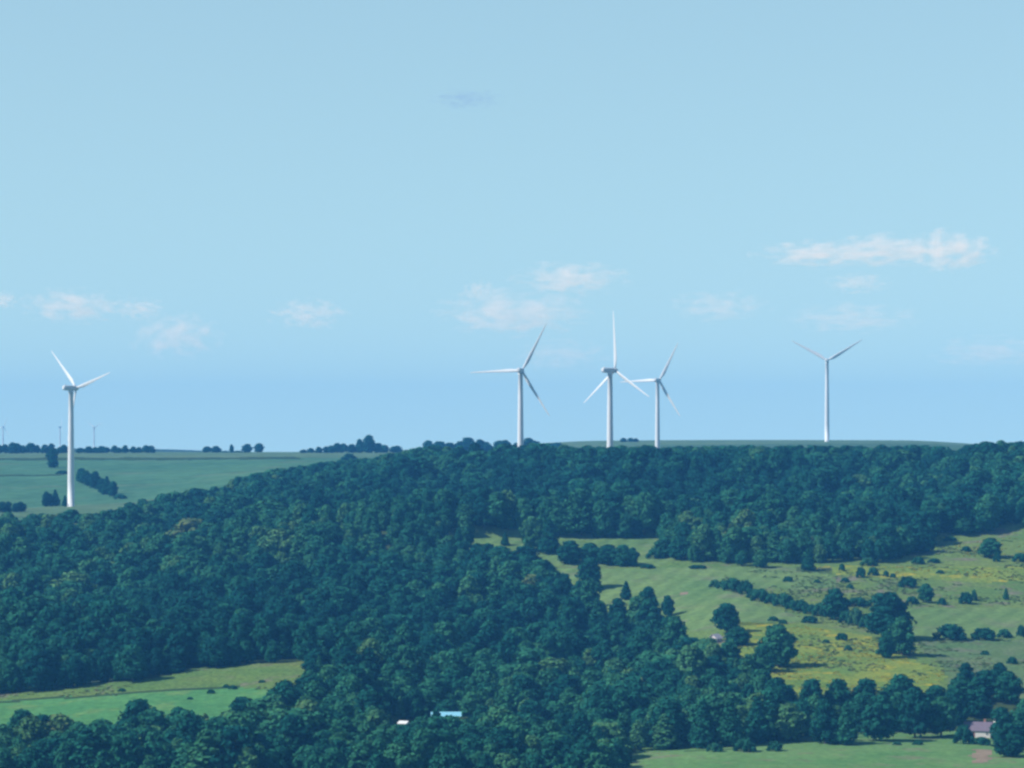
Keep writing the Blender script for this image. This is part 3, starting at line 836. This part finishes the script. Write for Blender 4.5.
# --- everything past the individuals: one scattered object
def scatter(name, P, rot, scl, ix, tone, sources, m=None):
    me = bpy.data.meshes.new(name)
    me.vertices.add(len(P)); me.vertices.foreach_set('co', np.asarray(P, np.float32).ravel())
    for an, ty, dat in (('rot', 'FLOAT_VECTOR', rot), ('scl', 'FLOAT_VECTOR', scl), ('tone', 'FLOAT', tone), ('ix', 'INT', ix)):
        a = me.attributes.new(an, ty, 'POINT')
        a.data.foreach_set('vector' if ty == 'FLOAT_VECTOR' else 'value', np.asarray(dat, np.int32 if ty == 'INT' else np.float32).ravel())
    me.materials.append(m or LEAF)
    o = obj(name, me)
    ng = bpy.data.node_groups.new(name, 'GeometryNodeTree')
    ng.interface.new_socket('Geometry', in_out='INPUT', socket_type='NodeSocketGeometry')
    ng.interface.new_socket('Geometry', in_out='OUTPUT', socket_type='NodeSocketGeometry')
    N, L = ng.nodes, ng.links
    gi, go = N.new('NodeGroupInput'), N.new('NodeGroupOutput')
    iop = N.new('GeometryNodeInstanceOnPoints'); jn = N.new('GeometryNodeJoinGeometry')
    for s in sources:
        oi = N.new('GeometryNodeObjectInfo'); oi.transform_space = 'ORIGINAL'; oi.inputs['Object'].default_value = s
        g2 = N.new('GeometryNodeGeometryToInstance')
        last = oi.outputs['Geometry']
        if m:
            sm = N.new('GeometryNodeSetMaterial'); sm.inputs['Material'].default_value = m
            L.new(last, sm.inputs['Geometry']); last = sm.outputs[0]
        L.new(last, g2.inputs[0]); L.new(g2.outputs[0], jn.inputs[0])
    def attr(an, ty):
        a = N.new('GeometryNodeInputNamedAttribute'); a.data_type = ty; a.inputs['Name'].default_value = an
        return a.outputs[0]
    iop.inputs['Pick Instance'].default_value = True
    L.new(gi.outputs[0], iop.inputs['Points']); L.new(jn.outputs[0], iop.inputs['Instance'])
    L.new(attr('ix', 'INT'), iop.inputs['Instance Index']); L.new(attr('rot', 'FLOAT_VECTOR'), iop.inputs['Rotation']); L.new(attr('scl', 'FLOAT_VECTOR'), iop.inputs['Scale'])
    L.new(iop.outputs[0], go.inputs[0])
    md = o.modifiers.new('scatter', 'NODES'); md.node_group = ng
    return o

rest = np.array([i for i in range(n) if i not in seen])
for v_ in range(6):
    if v_ not in first_crown: raise RuntimeError('no source crown %d' % v_)
dia = np.where(fvar == 5, 6.5, TREE_D)
zero = np.zeros(len(rest))
forest = scatter('forest', np.stack([fx, fy, fz - .1], 1)[rest], np.stack([RNG.normal(0, .07, len(rest)), RNG.normal(0, .07, len(rest)), frot[rest]], 1),
    np.stack([fw / dia * RNG.uniform(.85, 1.15, n), fw / dia * RNG.uniform(.85, 1.15, n), fh / TREE_H], 1)[rest], fvar[rest], ftone[rest], [first_crown[v_] for v_ in range(6)])
tag(forest, 'dense deciduous wood covering the hillsides', None, None, 'stuff')

# weeds and goldenrod in the rough meadow
def meadow_points(count, polys, dens_s, thr, seed):
    rs = np.random.default_rng(seed)
    x = rs.uniform(-230, 330, count); y = rs.uniform(1570, 2170, count)
    u = x / y * F + 512; z = ground_z(x, y); p = HY - F * z / y
    k = np.zeros(count, bool)
    for poly in polys: k |= inside(u, p, poly)
    k &= vnoise(x, y, dens_s, seed) * .6 + vnoise(x, y, dens_s * .35, seed + 1) * .4 > thr
    k &= ~in_wood(u, y)
    return x[k], y[k], z[k]
ROUGH_P = [[(720, 566), (1090, 566), (1090, 606), (900, 607), (880, 634), (812, 622), (725, 590)], [(905, 536), (1090, 534), (1090, 566), (915, 566)],
  [(735, 622), (868, 636), (905, 640), (1090, 640), (1090, 700), (770, 700), (738, 660)], [(-60, 700), (130, 684), (200, 670), (330, 666), (325, 690), (232, 690), (60, 699), (-60, 708)]]
GOLD_P = [[(740, 622), (800, 624), (868, 638), (900, 655), (945, 672), (935, 690), (775, 690), (740, 660)], [(805, 566), (1090, 568), (1090, 580), (960, 581), (810, 570)], [(930, 540), (1090, 537), (1090, 560), (940, 556)]]
for nm, cnt, polys, ds, thr, seed, m, size, lab in (('weeds', 44000, ROUGH_P, 26, .52, 31, WEED, (.5, 1.1), 'tall green and brownish weeds in the rough meadow'),
                                         ('goldenrod', 34000, GOLD_P, 22, .54, 41, GOLD, (.5, 1.0), 'yellow goldenrod flowering in patches in the meadow')):
    x, y, z = meadow_points(cnt, polys, ds, thr, seed)
    c = len(x); s = RNG.uniform(size[0], size[1], c); zr = np.zeros(c)
    o = scatter(nm, np.stack([x, y, z], 1), np.stack([zr, zr, RNG.uniform(0, 6.28, c)], 1), np.stack([s * .42, s * .42, s * .17], 1), RNG.integers(0, 3, c), RNG.random(c), [first_bush[q] for q in range(3)], m)
    tag(o, lab, None, None, 'stuff')

# ------------------------------------------------------------------ wind turbines (hub height 90, blade 40)
def blade_mesh(Rb=40.0):
    st = [(1.0, 1.7, 1.7, 0), (2.6, 1.7, 1.6, 4), (5.0, 2.5, 1.1, 12), (8.0, 3.1, .75, 13), (12, 2.9, .55, 10), (18, 2.35, .40, 7), (25, 1.75, .28, 4), (32, 1.25, .19, 2), (37, .9, .13, 0), (39.3, .55, .08, 0), (40, .15, .04, 0)]
    nn = 14; verts, faces = [], []
    for r, c, th, tw in st:
        a0 = R(tw + 3)
        for i in range(nn):
            a = 2 * math.pi * i / nn
            blend = min(1, max(0, (r - 2.6) / 4))
            px = math.cos(a) * c / 2 + blend * c * .18; py = math.sin(a) * th / 2 * (1 - blend * .55 * math.cos(a + math.pi) * -1 if False else 1) * (1 + blend * .5 * -math.cos(a))
            verts.append((px * math.cos(a0) - py * math.sin(a0), px * math.sin(a0) + py * math.cos(a0), r))
    for k in range(len(st) - 1):
        for i in range(nn):
            faces.append((k * nn + i, k * nn + (i + 1) % nn, (k + 1) * nn + (i + 1) % nn, (k + 1) * nn + i))
    faces.append(tuple(range(nn))[::-1]); faces.append(tuple((len(st) - 1) * nn + i for i in range(nn)))
    return mesh_from('blade', verts, faces, WHITE, True)
bm = bmesh.new(); lathe(bm, [(2.9, -3), (2.9, .3), (2.6, .35), (2.58, 20), (2.3, 45), (1.98, 70), (1.75, 86.2), (2.0, 86.5), (2.0, 88.0)], 32)
tower_me = bm_done(bm, 'tower', WHITE, True)
bm = bmesh.new()
secs = [(-7.6, 1.0, 1.1, .25), (-7.0, 1.5, 1.6, .1), (-4.0, 1.85, 1.9, 0), (2.5, 1.85, 1.9, 0), (3.4, 1.6, 1.7, 0)]
rings = []
for yy_, hw, hh, dz in secs:
    ring = []
    for i in range(16):
        a = 2 * math.pi * i / 16
        cx_ = math.copysign(abs(math.cos(a)) ** .45, math.cos(a)) * hw; cz_ = math.copysign(abs(math.sin(a)) ** .45, math.sin(a)) * hh
        ring.append(bm.verts.new((cx_, yy_, 90 + dz + cz_)))
    rings.append(ring)
for a_, b_ in zip(rings[:-1], rings[1:]):
    for i in range(16): bm.faces.new((a_[i], a_[(i + 1) % 16], b_[(i + 1) % 16], b_[i]))
bm.faces.new(rings[0][::-1]); bm.faces.new(rings[-1])
bx(bm, (0, -5.5, 92.3), (.5, .8, .9))
bmesh.ops.recalc_face_normals(bm, faces=bm.faces)
nacelle_me = bm_done(bm, 'nacelle', WHITE)
bm = bmesh.new(); lathe(bm, [(1.55, 0), (1.7, .4), (1.7, 2.2), (1.45, 3.0), (.9, 3.7), (.2, 4.0)], 24)
bmesh.ops.rotate(bm, cent=(0, 0, 0), matrix=Matrix.Rotation(R(-90), 3, 'X'), verts=bm.verts)
hub_me = bm_done(bm, 'hub', WHITE, True)
blade_me = blade_mesh()
bm = bmesh.new(); bx(bm, (0, 0, 0), (.9, .12, 2.1)); door_me = bm_done(bm, 'door', plain('door_grey', (.35, .37, .38)))

def turbine(u, y, foot_row, phi, theta, label, sc=1.0, bs=1.08, ch=.9):
    x = (u - 512) / F * y
    z = -(foot_row - HY) / F * y
    r = empty('wind_turbine', (x, y, z), R(phi - 90), (sc, sc, sc))
    tag(r, label, 'wind turbine', 'white wind turbines')
    obj('tower', tower_me, r); obj('nacelle', nacelle_me, r)
    h = obj('hub', hub_me, r); h.location = (0, 3.5, 90)
    for k in range(3):
        b = obj('blade', blade_me, r); b.location = (0, 5.0, 90); b.rotation_euler = (0, R(theta + 120 * k), 0); b.scale = (ch, ch, bs)
    d = obj('door', door_me, r); d.location = (0, -2.66, 1.4)
    return r
def foot(u, y):
    return HY - F * float(ground_z((u - 512) / F * y, y)) / y
turbine(71.0, 2840, foot(71, 2840), 46, -46, 'white wind turbine on the far left beside the big green field', 1.0, 1.04)
turbine(520.5, 3000, 483, 76, 28, 'white wind turbine left of the close pair, one blade pointing level left')
turbine(610.0, 2820, 490, 38, -3, 'white wind turbine with one blade straight up, left of a close pair', 1.0, 1.13)
turbine(657.5, 3850, 468, 66, 28, 'smaller white wind turbine just right of the one with an upright blade', 1.0, 1.1, 1.1)
turbine(827.0, 4480, 442.5, 82, 59, 'white wind turbine alone on the right plateau, two blades spread upwards', 1.09, 1.12, 1.2)
for (u, ph, th, lab) in ((3, 60, 22, 'faint distant wind turbine on the horizon at the left frame edge'), (60, 25, 10, 'faint distant wind turbine on the horizon just left of the near tower'), (94, 66, 62, 'faint distant wind turbine on the horizon right of the near tower')):
    turbine(u, 7700, foot(u, 7700), ph, th, lab, .50)

# ------------------------------------------------------------------ houses
GLASS = plain('window_glass', (.03, .04, .05), .1, .5)
TRIM = plain('white_trim', (.8, .8, .78), .5, .3, vary=.03)
def house(name, label, u, row, y0, L, D, Hw, pitch, rz, wall, roof_m, chimney=True, open_gable=False):
    x, y, z = find(u, row, y0 - 60, y0 + 200)
    root = empty(name, (x, y, z), rz)
    tag(root, label, 'house' if name != 'shed' else 'shed')
    rise = math.tan(pitch) * D / 2
    v = [(-L/2, -D/2, -1), (L/2, -D/2, -1), (L/2, D/2, -1), (-L/2, D/2, -1), (-L/2, -D/2, Hw), (L/2, -D/2, Hw), (L/2, D/2, Hw), (-L/2, D/2, Hw), (-L/2, 0, Hw + rise), (L/2, 0, Hw + rise)]
    f = [(0, 1, 5, 4), (2, 3, 7, 6), (1, 2, 6, 9, 5), (3, 0, 4, 8, 7), (4, 5, 9, 8), (6, 7, 8, 9), (0, 3, 2, 1)]
    obj('wall', mesh_from('wall', v, f, wall), root)
    bm = bmesh.new(); o = .45; th = .18
    for s in (-1, 1):
        ya, za = s * (D / 2 + o), Hw - math.tan(pitch) * o + .03
        yb, zb = 0, Hw + rise + .03
        q = [bm.verts.new(p) for p in ((-L/2 - o, ya, za), (L/2 + o, ya, za), (L/2 + o, yb, zb), (-L/2 - o, yb, zb), (-L/2 - o, ya, za + th), (L/2 + o, ya, za + th), (L/2 + o, yb, zb + th), (-L/2 - o, yb, zb + th))]
        for fa in ((0, 1, 2, 3), (4, 5, 6, 7), (0, 1, 5, 4), (3, 2, 6, 7), (0, 3, 7, 4), (1, 2, 6, 5)): bm.faces.new([q[i] for i in fa])
    bmesh.ops.recalc_face_normals(bm, faces=bm.faces)
    ro = obj('roof', bm_done(bm, 'roof', roof_m), root)
    if chimney:
        bm = bmesh.new(); bx(bm, (L * .2, D * .1, Hw + rise + .3), (.8, .7, 1.8)); bx(bm, (L * .2, D * .1, Hw + rise + 1.25), (.95, .85, .15))
        obj('chimney', bm_done(bm, 'chimney', plain('chimney_brick', (.3, .14, .1))), ro)
    bm = bmesh.new(); bx(bm, (-L * .1, -D / 2 - .03, 1.0), (1.0, .08, 2.0)); d = obj('door', bm_done(bm, 'door', plain('door_paint', (.25, .1, .08))), root)
    bm = bmesh.new(); bx(bm, (-L * .1 + .38, -D / 2 - .10, 1.0), (.08, .08, .12)); obj('handle', bm_done(bm, 'handle', TRIM), d)
    for wx in np.linspace(-L / 2 + 1.3, L / 2 - 1.3, max(2, int(L // 3.2))):
        if abs(wx + L * .1) < 1.3: continue
        bm = bmesh.new()
        for (dx, dz, sx, sz) in ((0, .65, 1.2, .1), (0, -.65, 1.2, .1), (-.55, 0, .1, 1.2), (.55, 0, .1, 1.2), (0, 0, .06, 1.2)): bx(bm, (wx + dx, -D / 2 - .04, 1.55 + dz), (sx, .08, sz))
        wn = obj('window', bm_done(bm, 'frame', TRIM), root)
        bm = bmesh.new(); bx(bm, (wx, -D / 2 - .012, 1.55), (1.0, .02, 1.2)); obj('pane', bm_done(bm, 'pane', GLASS), wn)
    return root
house('farmhouse', 'farmhouse with purplish grey roof among trees at the lower right', 979, 737, 1530, 11.5, 8.0, 2.8, R(38), R(-22), plain('cream_siding', (.46, .43, .42), .7), plain('mauve_shingles', (.125, .10, .13), .85, .15, vary=.3))
house('barn', 'white gabled barn half hidden in trees behind the grey roofed farmhouse', 1006, 731, 1570, 8.0, 8.0, 2.8, R(40), R(-35), plain('barn_white', (.78, .78, .74), .7), plain('barn_roof', (.55, .54, .50), .7), False)
house('cottage', 'long low house with pale blue metal roof hidden among the lower trees', 446, 728, 1560, 12.0, 7.0, 4.4, R(32), R(4), plain('pale_siding', (.62, .70, .74), .7), plain('blue_metal_roof', (.20, .46, .58), .4, .5, vary=.25), False)
house('shed', 'tiny white shed left of the blue roofed house', 404, 729, 1550, 3.6, 3.0, 2.3, R(28), R(-30), plain('shed_white', (.7, .7, .68), .6), plain('shed_roof', (.55, .56, .56), .6), False)
house('gable_house', 'small white gable house peeking out under the dark round tree', 715.5, 643, 1760, 5.2, 4.2, 2.2, R(40), R(55), plain('gable_white', (.5, .47, .47), .6), plain('gable_roof', (.38, .34, .36), .7), False)

# ------------------------------------------------------------------ clouds: real wisps of vapour far behind, wholly above the haze
def cloud_mat(name, dens, seed, col=(1, .95, .93)):
    m, t = new_mat(name); g = G(t)
    tc = g.n('ShaderNodeTexCoord')
    ln = g.n('ShaderNodeVectorMath', operation='LENGTH'); t.links.new(tc.outputs['Object'], ln.inputs[0])
    mp = g.n('ShaderNodeMapping'); mp.inputs['Location'].default_value = (seed * 3.7, seed * 1.3, seed); mp.inputs['Scale'].default_value = (3.2, 1.2, 2.6)
    t.links.new(tc.outputs['Object'], mp.inputs[0])
    nz = g.noise(mp.outputs[0], 1.2, 3, .5)
    e = g.math('SUBTRACT', 1.0, ln.outputs['Value'])
    e = g.math('ADD', g.math('MULTIPLY', e, 1.1), g.math('MULTIPLY', g.math('SUBTRACT', nz, .54), 3.0))
    d = g.math('MULTIPLY', g.step(e, 0.0, 1.25), dens)
    pv = g.n('ShaderNodeVolumePrincipled')
    pv.inputs['Color'].default_value = (*col, 1); pv.inputs['Anisotropy'].default_value = 0.0
    t.links.new(d, pv.inputs['Density'])
    o = g.n('ShaderNodeOutputMaterial'); t.links.new(pv.outputs[0], o.inputs['Volume'])
    return m
CLOUDS = [ # column, row, half width px, half height px, optical depth through the middle, label
 (950, 251, 42, 18, 1.1, 'brightest pinkish cloud, right end of the long streak'), (885, 250, 60, 14, .95, 'middle of the long cloud streak at the upper right'), (815, 254, 56, 12, .95, 'thin left tail of the long cloud streak'),
 (570, 279, 54, 15, .8, 'flat pale cloud above the upright blade'), (512, 313, 68, 20, .8, 'wide pale cloud just above the second turbine'), (480, 291, 16, 9, .5, 'tiny puff over the wide pale cloud'),
 (72, 306, 46, 15, .8, 'pale cloud above the left turbine'), (140, 309, 24, 10, .5, 'small faint puff right of the cloud over the left turbine'), (175, 336, 42, 20, .55, 'faint slanting wisp right of the left turbine'), (2, 300, 14, 8, .7, 'small cloud cut by the left frame edge'),
 (308, 314, 36, 13, .6, 'faint lone wisp between the left turbine and the others'), (720, 306, 46, 14, .4, 'faint wisp above the gap before the rightmost turbine'), (852, 318, 62, 14, .4, 'faint wide wisp above the rightmost turbine'), (858, 283, 30, 9, .5, 'small wisp under the long cloud streak'),
 (990, 352, 52, 14, .35, 'very faint wisp low at the right frame edge'), (560, 355, 46, 14, .3, 'very faint wisp behind the second turbine'), (467, 99, 34, 9, .45, 'small bluish wisp high in the sky')]
bm = bmesh.new(); bmesh.ops.create_icosphere(bm, subdivisions=3, radius=1.0); ball = bpy.data.meshes.new('cloud'); bm.to_mesh(ball); bm.free()
for i, (u, row, hw, hh, tau, lab) in enumerate(CLOUDS):
    y = 17500 + 350 * i
    me = ball.copy()
    thick = 260.0
    me.materials.append(cloud_mat('cloud_vapour', tau / (2 * thick) * 2.3, i + 1, (1, .90, .88) if i != 16 else (.28, .42, .75)))
    o = obj('cloud', me)
    o.location = ((u - 512) / F * y, y, (HY - row) / F * y); o.scale = (hw * 1.25 * y / F, thick, hh * 1.35 * y / F)
    tag(o, lab, 'cloud', 'thin pinkish clouds')

# ------------------------------------------------------------------ haze
HZ_D = 7.2e-5
m, t = new_mat('haze_air'); g = G(t)
pv = g.n('ShaderNodeVolumePrincipled')
pv.inputs['Color'].default_value = (.10, .42, .96, 1)
pv.inputs['Density'].default_value = HZ_D
pv.inputs['Anisotropy'].default_value = 0.0
pv.inputs['Absorption Color'].default_value = (0, 0, 0, 1)
o_ = g.n('ShaderNodeOutputMaterial'); t.links.new(pv.outputs[0], o_.inputs['Volume'])
bm = bmesh.new()
x1 = float(np.abs(XG).max()) + 200; zb = float(Z.min()) - 1.5; zt = 142.0
bx(bm, (0, 4050, (zb + zt) / 2), (2 * x1, 9100, zt - zb))
hz = obj('haze', bm_done(bm, 'haze', m))
tag(hz, 'thin bluish summer haze over the whole valley', None, None, 'stuff')
